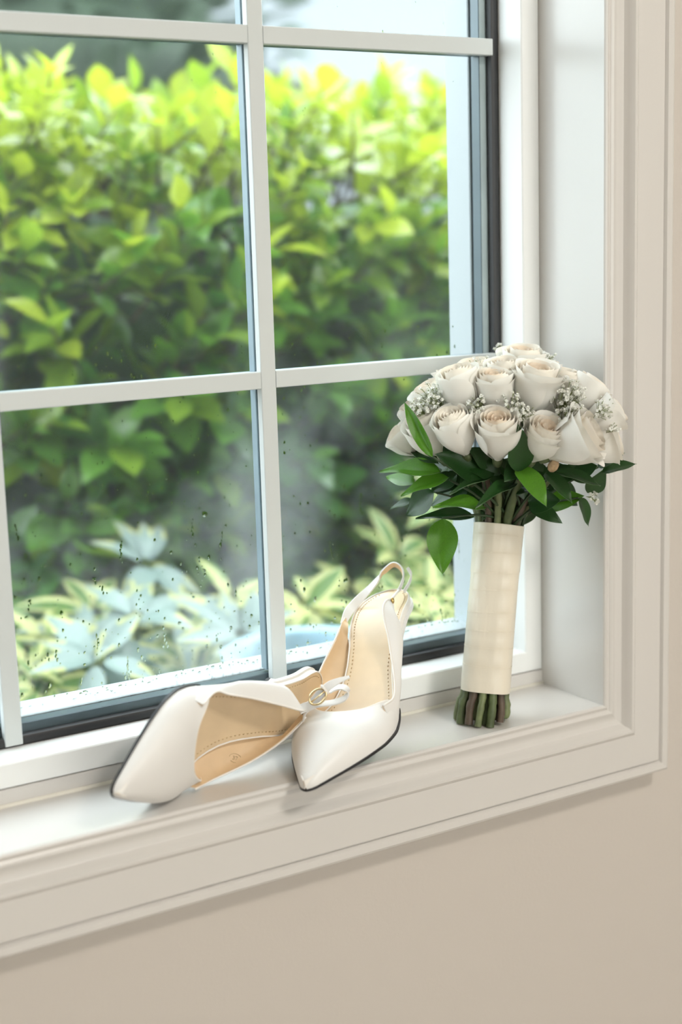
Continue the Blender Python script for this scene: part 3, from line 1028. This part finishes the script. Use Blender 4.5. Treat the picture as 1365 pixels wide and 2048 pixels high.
LEAVES = [
 ((.7238,.0213,.2493),(.7155,.0519,.2956),0.0095,(-.810,-.368,.457),0.05),
 ((.7486,.0432,.2276),(.7140,.0899,.2345),0.0160,(-.365,-.440,.821),0.20),
 ((.7541,.0391,.2240),(.7161,.0606,.2149),0.0131,(-.365,-.440,.821),0.20),
 ((.7395,.0704,.2164),(.7337,.1112,.2231),0.0118,(-.542,-.514,.664),0.15),
 ((.7481,.0521,.2119),(.7332,.0804,.1895),0.0179,(-.687,-.557,.467),0.15),
 ((.7863,.0463,.1833),(.7428,.0746,.1901),0.0108,(-.404,-.487,.774),0.20),
 ((.7535,.0498,.1886),(.7419,.0350,.1416),0.0207,(-.622,-.732,.277),-0.05),
 ((.7799,.0231,.1954),(.7300,.0268,.2089),0.0147,(-.229,-.417,.880),0.20),
 ((.7790,.0242,.2266),(.7337,.0277,.2515),0.0198,(-.655,-.505,.562),0.10),
 ((.7538,.0308,.2404),(.7482,.0381,.2582),0.0096,(-.717,-.585,.378),0.05),
 ((.7857,.0193,.2229),(.7360,.0136,.2203),0.0086,(-.172,-.328,.929),0.15),
 ((.8014,.0078,.2145),(.7464,-.0120,.2142),0.0110,(-.229,-.417,.880),0.25),
 ((.7918,-.0120,.2338),(.7795,-.0253,.2758),0.0168,(-.430,-.886,.175),0.08),
 ((.7932,-.0069,.2339),(.7924,-.0471,.2109),0.0168,(-.209,-.745,.634),0.20),
 ((.8088,.0136,.2067),(.8259,-.0069,.2163),0.0096,(-.172,-.328,.929),0.20),
 ((.8230,.0152,.1994),(.8337,-.0144,.2039),0.0175,(-.384,-.840,.382),0.10),
 ((.8289,.0225,.1950),(.8468,-.0035,.1806),0.0116,(-.361,-.803,.475),0.10),
 ((.8452,.0234,.1902),(.8719,-.0022,.2033),0.0161,(-.191,-.734,.652),0.15),
 ((.8677,-.0003,.1999),(.8800,-.0017,.1730),0.0117,(.181,-.929,.322),0.10),
 ((.8188,-.0121,.2274),(.8210,-.0470,.2101),0.0128,(-.100,-.768,.632),0.20),
 ((.8335,-.0094,.2264),(.8633,-.0350,.2182),0.0130,(-.129,-.444,.887),0.15),
 ((.8819,-.0161,.2229),(.9042,-.0350,.2321),0.0125,(-.129,-.444,.887),0.10),
 ((.8795,-.0135,.2282),(.8899,-.0350,.2429),0.0117,(-.128,-.647,.752),0.10),
 ((.8747,-.0037,.2045),(.8852,-.0177,.2254),0.0151,(.189,-.890,.415),0.10),
 ((.7854,.0223,.2359),(.7600,.0179,.2538),0.0129,(-.618,-.626,.476),0.05),
 ((.7475,.0459,.2372),(.7428,.0874,.2499),0.0099,(-.561,-.356,.747),0.10),
 ((.8393,.0282,.1954),(.8353,.0378,.1728),0.0100,(-.193,-.913,.360),0.10),
 ((.7427,.0771,.2012),(.7280,.0966,.1944),0.0081,(-.420,-.319,.850),0.10),
 ((.7776,.0486,.2248),(.7542,.0599,.2102),0.0151,(-.424,-.533,.732),0.15),
 ((.7989,.0255,.2341),(.7838,.0065,.2136),0.0156,(-.452,-.751,.480),0.10),
 ((.8039,.0429,.2181),(.7744,.0450,.1985),0.0160,(-.584,-.590,.557),0.10),
 ((.8228,-.0006,.2367),(.8083,-.0078,.2170),0.0148,(-.361,-.803,.475),0.10),
 ((.8364,.0021,.2328),(.8471,-.0088,.2128),0.0159,(-.246,-.801,.546),0.10),
 ((.8538,.0024,.2287),(.8711,-.0112,.2149),0.0151,(-.100,-.768,.632),0.10),
 ((.8148,.0463,.2096),(.7920,.0428,.1831),0.0161,(-.564,-.739,.369),0.05),
 ((.8247,.0406,.2115),(.8169,.0277,.1844),0.0170,(-.398,-.842,.363),0.05),
 ((.7732,.0649,.2324),(.7636,.0909,.2144),0.0155,(-.614,-.447,.650),0.10),
 ((.7861,.0340,.2367),(.7613,.0341,.2216),0.0149,(-.507,-.653,.563),0.10),
 ((.8556,.0218,.2126),(.8873,.0209,.1883),0.0165,(-.176,-.876,.449),0.10),
 ((.7934,.0703,.2044),(.7764,.1018,.1907),0.0175,(-.652,-.525,.547),0.10),
 ((.7952,.0171,.2398),(.8061,.0066,.2222),0.0149,(-.424,-.710,.563),0.10),
 ((.8009,.0574,.2212),(.7752,.0686,.1998),0.0163,(-.584,-.590,.557),0.10),
 ((.8182,.0577,.2170),(.7992,.0634,.1885),0.0182,(-.452,-.751,.480),0.10),
 ((.8342,.0598,.2173),(.8285,.0567,.1859),0.0183,(-.483,-.794,.368),0.05),
 ((.8413,.0433,.2162),(.8537,.0409,.1850),0.0183,(-.361,-.803,.475),0.10),
 ((.8454,.0412,.2183),(.8667,.0246,.2018),0.0173,(-.246,-.801,.546),0.10),
 ((.7918,.0165,.2270),(.7837,.0198,.2473),0.0148,(-.567,-.726,.389),0.10),
 ((.8141,.0025,.2262),(.8156,-.0060,.2468),0.0148,(-.384,-.840,.382),0.10),
 ((.7944,.0489,.2184),(.7767,.0622,.2301),0.0170,(-.542,-.514,.664),0.10),
 ((.8369,-.0006,.2219),(.8515,-.0204,.2270),0.0158,(-.191,-.734,.652),0.10),
 ((.8605,-.0032,.2218),(.8719,-.0201,.2315),0.0141,(-.100,-.768,.632),0.10),
 ((.7680,.0658,.2215),(.7611,.0948,.2258),0.0146,(-.561,-.356,.747),0.10),
 ((.7883,.0191,.2293),(.7609,.0259,.2380),0.0148,(-.584,-.590,.557),0.10),
 ((.8051,-.0017,.2365),(.7766,-.0099,.2274),0.0154,(-.375,-.638,.673),0.10),
 ((.8196,.0233,.2277),(.8202,.0173,.2013),0.0169,(-.452,-.751,.480),0.10),
 ((.7719,.0522,.2250),(.7493,.0630,.2104),0.0142,(-.614,-.447,.650),0.10),
]
GYPSO = [
 ((.7436,.0461,.2937),0.0155,60),
 ((.7341,.0526,.2853),0.0118,40),
 ((.8009,.0539,.3171),0.0109,30),
 ((.8486,.0356,.3130),0.0155,50),
 ((.8691,.0477,.3172),0.0118,30),
 ((.7854,-.0079,.2901),0.0118,36),
 ((.7896,-.0181,.2828),0.0100,30),
 ((.7618,.0067,.2905),0.0091,26),
 ((.8334,-.0251,.2926),0.0164,80),
 ((.8267,-.0361,.2777),0.0127,60),
 ((.8199,-.0343,.2665),0.0082,24),
 ((.8464,-.0550,.2843),0.0109,30),
 ((.8486,-.0650,.2688),0.0064,12),
 ((.8668,-.0200,.2025),0.0055,14),
 ((.8483,.0870,.3295),0.0045,8),
]
ROSE_SCALE = 1.0
BRIGHT = (0, 1, 2, 3, 6, 7, 13, 17)


for k, (c, ax, dia, vr) in enumerate(ROSES):
    place_rose(c, ax, dia * ROSE_SCALE, vr, k)

# unopened pinkish bud between the front roses
q = MB()
q.grid([[(r * cos(2 * pi * j / 14), r * sin(2 * pi * j / 14), z) for j in range(14)] for r, z in ((.0005, -.006), (.0030, -.0045), (.0047, -.001), (.0044, .003), (.0026, .006), (.0003, .0072))], True)
bud = q.build('rosebud', mat('pinkish_bud', (.55, .38, .22), .5, noise=.3, nscale=200), bouquet, smooth=True, label='small unopened pinkish green bud')
bud.location = P_((.8164, -.0264, .2371))
bud.rotation_euler = (.5, .2, 0)

# leaves: solid, top and back of their own colour
def leaf_mesh(nm, droop, top_m, wav=.0):
    nu, nv = 13, 7
    rt_, rb_ = [], []
    for i in range(nu):
        x = i / (nu - 1)
        w_ = max(.0, (sin(pi * min(1, x ** .80)) ** .85) * (1 - .25 * x)) * .5
        if i in (0, nu - 1):
            w_ = .012 if i == 0 else .002
        r = []
        for j in range(nv):
            c = -1 + 2 * j / (nv - 1)
            z = .16 * w_ * abs(c) - droop * x * x + .02 * wav * sin(9 * x + 2 * c) * abs(c)
            r.append((x, w_ * c, z))
        rt_.append(r)
    q = MB()
    th = .006
    q.grid(rt_, mi=0)
    q.grid([[(x, y, z - th) for x, y, z in r] for r in rt_], mi=1, flip=True)
    la = rt_[0] + [r[-1] for r in rt_[1:]] + rt_[-1][-2::-1] + [r[0] for r in rt_[-2:0:-1]]
    q.grid([la, [(x, y, z - th) for x, y, z in la]], True, mi=1)
    return mesh(nm, q.v, q.f, [top_m, LEAFBK], True, q.m, 60)


LEAFM = {}
for k, (b, tp, wd, nz, dr) in enumerate(LEAVES):
    kind = LEAFTOP if k in BRIGHT else LEAFDK
    key = (round(dr, 2), kind.name)
    if key not in LEAFM:
        LEAFM[key] = leaf_mesh('leaf', dr, kind, 1.)
    x = V3(tp) - V3(b)
    ln = x.length
    xn = x.normalized()
    z = V3(nz)
    z = (z - xn * z.dot(xn)).normalized()
    # raise the chord so that the drooping tip lands on its point
    y = z.cross(xn)
    o = link('leaf', LEAFM[key], bouquet)
    p = P_(b) + z * dr * ln * .35
    xx = (P_(tp) + z * dr * ln * .65 - p)
    o.matrix_local = Matrix(((xx.x, y.x * wd * 1.5, z.x * ln, p.x), (xx.y, y.y * wd * 1.5, z.y * ln, p.y), (xx.z, y.z * wd * 1.5, z.z * ln, p.z), (0, 0, 0, 1)))
# twigs that carry the leaves
core = P_((.8190, .0400, .1950))
for k, (b, tp, wd, nz, dr) in enumerate(LEAVES):
    if k % 2 == 0 and k < 34:
        q = MB()
        bb = P_(b)
        c0 = core + V3((wr.uniform(-.012, .012), wr.uniform(-.012, .012), -.02))
        q.tube(spline([c0, c0.lerp(bb, .5) + V3((0, 0, .006)), bb], 8), [.0016, .0015, .0014, .0013, .0012, .0011, .0010, .0009], 6)
        q.build('twig', mat('dark_twig', (.03, .06, .02), .5, noise=.2), bouquet, smooth=True)

# baby's breath
for k, (c, rad, n) in enumerate(GYPSO):
    q = MB()
    gr = random.Random(50 + k)
    cc = P_(c)
    outd = (cc - P_((.825, .035, .215))).normalized()
    root = cc - outd * rad * 2.2
    for i in range(int(n * 1.9)):
        d = V3((gr.gauss(0, 1), gr.gauss(0, 1), gr.gauss(0, 1))).normalized()
        p = cc + d * rad * gr.uniform(.35, 1.0) + outd * rad * .25
        big = gr.random() < .6
        r0 = gr.uniform(.0013, .0025) if big else gr.uniform(.0005, .0008)
        # five little petals round a centre, or a closed bud
        if big:
            ax = (d + outd * .8 + V3((gr.uniform(-.5, .5),) * 3)).normalized()
            e1 = ax.orthogonal().normalized()
            e2 = ax.cross(e1)
            for h in range(6):
                a = 2 * pi * h / 6 + gr.random()
                dd = e1 * cos(a) + e2 * sin(a)
                s2 = dd.cross(ax)
                up_ = ax * gr.uniform(.1, .9)
                q.add([p, p + (dd * .55 + s2 * .5 + up_ * .4) * r0, p + (dd + up_ * .8) * r0, p + (dd * .55 - s2 * .5 + up_ * .4) * r0], [(0, 1, 2, 3)], 0)
                q.add([p, p + (dd * .3 + s2 * .4 + ax * .8) * r0, p + (dd * .6 + ax) * r0, p + (dd * .3 - s2 * .4 + ax * .8) * r0], [(0, 1, 2, 3)], 0)
            q.add([p - ax * r0 * .5, p + e1 * r0 * .3, p + e2 * r0 * .3, p - e1 * r0 * .3, p - e2 * r0 * .3], [(0, 1, 2), (0, 2, 3), (0, 3, 4), (0, 4, 1)], 1)
        else:
            e1 = d.orthogonal().normalized()
            e2 = d.cross(e1)
            q.add([p - d * r0, p + e1 * r0 * .7, p + e2 * r0 * .7, p - e1 * r0 * .7, p - e2 * r0 * .7, p + d * r0], [(0, 1, 2), (0, 2, 3), (0, 3, 4), (0, 4, 1), (5, 2, 1), (5, 3, 2), (5, 4, 3), (5, 1, 4)], 1 if gr.random() < .6 else 0)
        if i % 2 == 0:
            q.tube([root.lerp(cc, gr.uniform(.5, 1)), p], .00022, 3, 1, cap=False)
    q.build('gypsophila_sprig', [FLORET, FLORG], bouquet, kind='stuff')

# ------------------------------------------------------------------ the garden outside
GZ = -.62
SOIL = mat('garden_soil', (.11, .085, .06), .9, noise=.4, nscale=12, bump=.6, bscale=40)
q = MB()
gn = 24
q.grid([[(-9 + 24 * i / gn, .185 + 22 * (j / gn) ** 2, GZ + .02 * sin(i * 2.3 + j * 1.7)) for i in range(gn + 1)] for j in range(gn + 1)], flip=True)
q.build('ground', SOIL, kind='structure', smooth=True)

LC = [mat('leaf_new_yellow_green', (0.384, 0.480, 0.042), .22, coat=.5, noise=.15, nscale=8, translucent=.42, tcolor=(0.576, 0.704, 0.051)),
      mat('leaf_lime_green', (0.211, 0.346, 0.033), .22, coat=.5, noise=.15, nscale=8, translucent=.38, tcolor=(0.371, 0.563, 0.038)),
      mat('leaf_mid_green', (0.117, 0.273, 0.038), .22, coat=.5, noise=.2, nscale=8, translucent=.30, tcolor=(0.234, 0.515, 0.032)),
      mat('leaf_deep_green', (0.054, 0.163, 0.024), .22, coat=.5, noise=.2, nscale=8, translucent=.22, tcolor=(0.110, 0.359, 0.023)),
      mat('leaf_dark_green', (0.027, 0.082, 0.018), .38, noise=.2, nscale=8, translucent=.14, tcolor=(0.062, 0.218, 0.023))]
TWIG = mat('hedge_twig', (.09, .065, .035), .7, noise=.3, nscale=40)


def hedge_leaf(cur, wid):
    rows = []
    for i in range(8):
        x = i / 7
        w_ = (.03, .20, .36, .455, .46, .37, .20, .005)[i] * wid * .54
        rows.append([(x, -w_, .13 * w_ * 2 - cur * x * x), (x, 0, -cur * x * x), (x, w_, .13 * w_ * 2 - cur * x * x)])
    q = MB()
    q.grid(rows)
    return q.v, q.f


LV = [hedge_leaf(.18, 1.0), hedge_leaf(.32, .95), hedge_leaf(.06, 1.1)]
LM = {}
for a, (v, f) in enumerate(LV):
    for c in range(5):
        LM[(a, c)] = mesh('leaf', v, f, [LC[c]], True)

hr = random.Random(21)
leaves = []     # (matrix rows, shape, colour)
twigs = MB()


def add_shoot(p, d, ln, n, size, colour, sp=0.):
    d = d.normalized()
    e1 = d.orthogonal().normalized()
    e2 = d.cross(e1)
    tip = p + d * ln + V3((0, 0, ln * .15))
    twigs.tube([p - d * .06, p + d * ln * .5, tip], [.0035, .0026, .0015], 4, cap=False)
    a = hr.uniform(0, 6.28)
    for k in range(n):
        f = (k + .6) / n
        a += 2.4
        rad = e1 * cos(a) + e2 * sin(a)
        b = p.lerp(tip, f)
        ld_ = (rad * (1.05 - .55 * f) + d * (.45 + .6 * f) + V3((0, 0, .12))).normalized()
        nz = (d * .55 + V3((0, 0, 1.0)) - rad * .25 + V3((hr.uniform(-.3, .3), hr.uniform(-.3, .3), 0)))
        nz = (nz - ld_ * nz.dot(ld_)).normalized()
        y = nz.cross(ld_)
        L = size * hr.uniform(.75, 1.2) * (1 - .25 * f)
        W = L * hr.uniform(.92, 1.12)
        c = colour
        if hr.random() < .25:
            c = max(0, min(4, c + hr.choice((-1, 1))))
        if f > .75 and hr.random() < .5:
            c = max(0, c - 1)
        M = Matrix(((ld_.x * L, y.x * W, nz.x * L, b.x), (ld_.y * L, y.y * W, nz.y * L, b.y), (ld_.z * L, y.z * W, nz.z * L, b.z), (0, 0, 0, 1)))
        leaves.append((M, hr.randrange(3), c))


HX0, HX1, HY, HTOP = .12, 3.7, 1.12, .63
def front_y(x, z):
    return HY + .07 * sin(x * 3.1 + z * 2) + .06 * sin(x * 5.7 - z * 4.3) + max(0, z - .35) ** 2 * 1.1


n_front = 1500
for k in range(n_front):
    x = hr.uniform(HX0, HX1)
    z = hr.uniform(GZ + .1, HTOP - .03)
    y = front_y(x, z) + abs(hr.gauss(0, .06))
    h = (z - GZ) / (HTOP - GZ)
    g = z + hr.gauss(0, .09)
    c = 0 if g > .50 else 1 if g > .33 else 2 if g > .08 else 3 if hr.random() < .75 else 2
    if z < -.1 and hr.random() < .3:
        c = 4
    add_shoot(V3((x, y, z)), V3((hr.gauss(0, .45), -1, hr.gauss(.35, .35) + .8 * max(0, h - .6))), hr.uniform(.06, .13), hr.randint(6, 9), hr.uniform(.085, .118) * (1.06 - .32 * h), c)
for k in range(700):      # inner layer
    x = hr.uniform(HX0, HX1)
    z = hr.uniform(GZ + .05, HTOP - .1)
    y = front_y(x, z) + hr.uniform(.14, .30)
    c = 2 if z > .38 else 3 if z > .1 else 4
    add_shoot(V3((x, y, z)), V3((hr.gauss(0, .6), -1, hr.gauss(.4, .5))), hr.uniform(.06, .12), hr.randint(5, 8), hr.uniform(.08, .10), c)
for k in range(580):      # the clipped top, fresh growth
    x = hr.uniform(HX0, HX1)
    y = HY + hr.uniform(.12, .85)
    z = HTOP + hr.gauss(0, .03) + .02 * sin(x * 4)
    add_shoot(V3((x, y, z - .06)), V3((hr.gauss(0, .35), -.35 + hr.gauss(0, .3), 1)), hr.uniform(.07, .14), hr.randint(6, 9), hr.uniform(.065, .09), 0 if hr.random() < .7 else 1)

hedge = bpy.data.objects.new('hedge', None)
COL.objects.link(hedge)
hedge.location = (1.4, 1.45, GZ)
tag(hedge, 'clipped broadleaf hedge behind the window, bright yellow green at its top', 'hedge')
HB = V3((1.4, 1.45, GZ))
# the 300 leaves that show largest (nearest, inside the view of the window) become parts of their own
camp = V3((0, -1, .4309))
def rank(M):
    p = M.translation + M.col[0].xyz * .5
    d = p - camp
    zc = d.dot(fw)
    px, py = 2960 * d.dot(rt) / zc, -2960 * d.dot(up) / zc
    if -690 < px < 240 and -960 < py < 330:
        return zc + random.Random(int(px * 7 + py)).random() * .02
    return 99
order = sorted(range(len(leaves)), key=lambda i: rank(leaves[i][0]))
near = set(order[:300])
T = Matrix.Translation(-HB)
for i in order[:300]:
    M, s_, c = leaves[i]
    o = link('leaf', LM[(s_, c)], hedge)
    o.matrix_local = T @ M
q = MB()
for i, (M, s_, c) in enumerate(leaves):
    if i in near:
        continue
    v, f = LV[s_]
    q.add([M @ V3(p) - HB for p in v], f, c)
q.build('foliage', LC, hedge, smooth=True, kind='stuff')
twigs.v = [tuple(V3(p) - HB) for p in twigs.v]
twigs.build('twigs', TWIG, hedge, smooth=True, kind='stuff')
# woody stems and the dense inside of the hedge
q = MB()
for k in range(26):
    x = HX0 + (HX1 - HX0) * (k + .5) / 26 - HB.x
    pts = [(x, .05 + .05 * sin(k), .0)]
    for i in range(1, 6):
        pts.append((x + .06 * sin(k * 3 + i), .05 + .07 * sin(k * 5 + i * 2), i * .24))
    q.tube(pts, [.016, .014, .012, .010, .008, .005], 6)
q.build('branches', TWIG, hedge, smooth=True)
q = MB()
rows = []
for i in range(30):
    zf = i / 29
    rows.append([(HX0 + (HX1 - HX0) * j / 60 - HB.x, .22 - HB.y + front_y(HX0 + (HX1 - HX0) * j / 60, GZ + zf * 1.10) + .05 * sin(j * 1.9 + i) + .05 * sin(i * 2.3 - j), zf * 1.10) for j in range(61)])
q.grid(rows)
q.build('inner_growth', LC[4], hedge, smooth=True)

# ---- variegated shrubs between hedge and window
VG = mat('variegated_leaf_green', (.13, .24, .06), .4, noise=.2, nscale=20, translucent=.25, tcolor=(.2, .4, .05))
VC = mat('variegated_leaf_cream', (.66, .68, .30), .42, noise=.1, nscale=20, translucent=.3, tcolor=(.75, .78, .3))
VB = mat('variegated_leaf_blue_green', (.30, .40, .38), .28, noise=.15, nscale=20, translucent=.15)


def vleaf(kind):
    rows = []
    fm = []
    for i in range(8):
        x = i / 7
        w_ = .19 * sin(pi * min(1, (x * .96 + .04) ** .9)) ** .8 if i < 7 else .01
        rows.append([(x, w_ * c, .25 * w_ * abs(c) - .30 * x * x) for c in (-1, -.55, 0, .55, 1)])
    q = MB()
    q.grid(rows)
    for i in range(7):
        for j in range(4):
            edge = j in (0, 3)
            fm.append({0: (1 if edge else 0), 1: (0 if edge else 1) if i > 1 else 1, 2: 2 if not edge else (1 if i > 3 else 2)}[kind])
    return mesh('leaf', q.v, q.f, [VG, VC, VB], True, fm)


VL = [vleaf(0), vleaf(1), vleaf(2)]
vr_ = random.Random(5)


def varieg(px, py, h, label, rosettes, size, kinds, lean):
    o = bpy.data.objects.new('variegated_shrub', None)
    COL.objects.link(o)
    o.location = (px, py, GZ)
    tag(o, label, 'shrub', 'variegated shrubs under the hedge')
    for k in range(rosettes):
        tx, ty = vr_.uniform(-.20, .20) * lean, vr_.uniform(-.13, .13)
        tz = h * vr_.uniform(.50, 1.0)
        q = MB()
        q.tube(spline([(tx * .1, ty * .1, 0), (tx * .4, ty * .4, tz * .5), (tx, ty, tz)], 8), [.008, .007, .0065, .006, .0055, .005, .0045, .004], 6)
        q.build('stem', STEMG, o, smooth=True)
        n = vr_.randint(6, 9)
        fd = V3((tx * 1.5, -.55 + ty, .9)).normalized()
        e1 = fd.orthogonal().normalized()
        e2 = fd.cross(e1)
        kd = vr_.choice(kinds)
        for i in range(n):
            a = 2 * pi * i / n + vr_.uniform(-.15, .15)
            ld_ = (e1 * cos(a) + e2 * sin(a)) + fd * vr_.uniform(.1, .4)
            ld_.normalize()
            nz = (fd - ld_ * fd.dot(ld_)).normalized()
            y = nz.cross(ld_)
            L = size * vr_.uniform(.55, 1.2)
            ld_ = (ld_ + V3((vr_.gauss(0, .18), vr_.gauss(0, .18), vr_.gauss(0, .22)))).normalized()
            nz = (nz - ld_ * nz.dot(ld_)).normalized()
            y = nz.cross(ld_)
            l_ = link('leaf', VL[kd if vr_.random() < .8 else vr_.choice(kinds)], o)
            b = V3((tx, ty, tz)) + ld_ * .012
            l_.matrix_local = Matrix(((ld_.x * L, y.x * L, nz.x * L, b.x), (ld_.y * L, y.y * L, nz.y * L, b.y), (ld_.z * L, y.z * L, nz.z * L, b.z), (0, 0, 0, 1)))
    return o


varieg(.59, .72, .58, 'low variegated shrub with cream edged leaves low in the pane beside the leftmost window bar', 15, .075, (0, 1), .58)
varieg(.80, .80, .62, 'variegated shrub with pale blue green glossy leaves, behind the lying shoe', 20, .085, (2, 2, 0), .58)
varieg(1.0, .68, .57, 'variegated shrub with lemon edged leaves, just left of the middle bar', 18, .080, (1, 0, 1), .58)
varieg(1.22, .80, .66, 'tall cream leaved variegated shrub seen right of the middle bar above the standing shoe', 19, .085, (1, 0), .58)
varieg(1.46, .68, .57, 'variegated shrub behind the bouquet handle, grey green and cream', 15, .080, (0, 2, 1), .58)

# ---- planter bowl with soil
pl = bpy.data.objects.new('planter', None)
COL.objects.link(pl)
pl.location = (.845, .445, GZ)
tag(pl, 'low round planter with a pale blue rim filled with brown soil, outside the window', 'planter')
PB = mat('pale_blue_glaze', (.36, .55, .66), .3, noise=.08, nscale=15)
q = MB()
RR = .092
hh = .588
q.grid([[(r * cos(2 * pi * j / 40), r * sin(2 * pi * j / 40), z) for j in range(40)] for r, z in ((.001, 0), (.07, 0), (.074, .02), (.085, hh * .6), (RR, hh - .02), (RR + .012, hh - .016), (RR + .014, hh - .004), (RR + .008, hh), (RR - .004, hh), (RR - .010, hh - .006), (RR - .014, hh - .05))], True)
q.build('bowl', PB, pl, smooth=True, auto=50)
q = MB()
q.grid([[(r * cos(2 * pi * j / 24), r * sin(2 * pi * j / 24), hh - .035 + .006 * sin(j * 2.2 + r * 90)) for j in range(24)] for r in (.001, .03, .06, RR - .012)], True)
q.build('soil', SOIL, pl, smooth=True)

# ---- dark tall conifer and white house behind the hedge
TG = [mat('conifer_grey_green', (.085, .135, .082), .6, noise=.3, nscale=3, translucent=.1), mat('conifer_dark_green', (.06, .10, .058), .6, noise=.3, nscale=3, translucent=.1)]
tr = bpy.data.objects.new('tall_evergreen_tree', None)
COL.objects.link(tr)
tr.location = (1.42, 4.2, GZ)
tag(tr, 'tall dark grey green evergreen tree standing behind the hedge', 'tree')
q = MB()
q.tube([(0, 0, 0), (.02, 0, 1.2), (0, .02, 3.2)], [.10, .08, .03], 10)
q.build('trunk', TWIG, tr, smooth=True)
q = MB()
tr_r = random.Random(9)
for k in range(5200):
    a = tr_r.uniform(0, 2 * pi)
    z = tr_r.uniform(.35, 3.4)
    rmax = 1.55 * (1 - (z / 3.9) ** 4)
    r = rmax * sqrt(tr_r.uniform(.35, 1))
    p = V3((r * cos(a), r * .6 * sin(a), z))
    v, f = LV[0]
    d = V3((cos(a) + tr_r.gauss(0, .4), sin(a) + tr_r.gauss(0, .4), tr_r.uniform(-.2, .9))).normalized()
    nz = V3((tr_r.gauss(0, .5), tr_r.gauss(0, .5), 1))
    nz = (nz - d * nz.dot(d)).normalized()
    y = nz.cross(d)
    L = tr_r.uniform(.10, .18)
    q.add([p + d * L * c[0] + y * L * c[1] + nz * L * c[2] for c in v], f, tr_r.randrange(2))
for k in range(9):      # dense inside of the crown
    pz = .35 + k * .33
    rr_ = 1.40 * (1 - (pz / 3.9) ** 4)
    q.grid([[((rr_ * cos(t_) + .06 * sin(5 * t_ + k)) * s_, (rr_ * .6 * sin(t_) + .06 * cos(7 * t_)) * s_, pz + z_) for t_ in [2 * pi * j / 30 for j in range(30)]] for s_, z_ in ((.02, -.3), (.8, -.26), (1, 0), (.8, .26), (.02, .3))], True, 1)
q.build('foliage', TG, tr, smooth=True, kind='stuff')

HW = mat('pale_render', (.27, .295, .315), .7, bump=.1, bscale=30)
hs = bpy.data.objects.new('pale_house', None)
COL.objects.link(hs)
hs.location = (6.5, 9.0, GZ)
tag(hs, 'pale rendered house in the distance beyond the hedge', 'house')
q = MB()
q.box((-2.45, 0, 0), (5, 4, 3.6))
q.build('wall', HW, hs)
q = MB()
q.box((-2.50, -.10, 0), (-2.05, .0, 3.6))
q.build('corner_pilaster', HW, hs)
q = MB()
q.add([(-2.8, -.4, 3.6), (5.4, -.4, 3.6), (5.4, 4.4, 3.6), (-2.8, 4.4, 3.6), (-.6, 2, 5.0), (3.2, 2, 5.0)], [(0, 3, 2, 1), (0, 1, 5, 4), (1, 2, 5), (2, 3, 4, 5), (3, 0, 4)])
q.build('roof', mat('grey_roof', (.25, .26, .28), .7, noise=.2, nscale=5), hs)
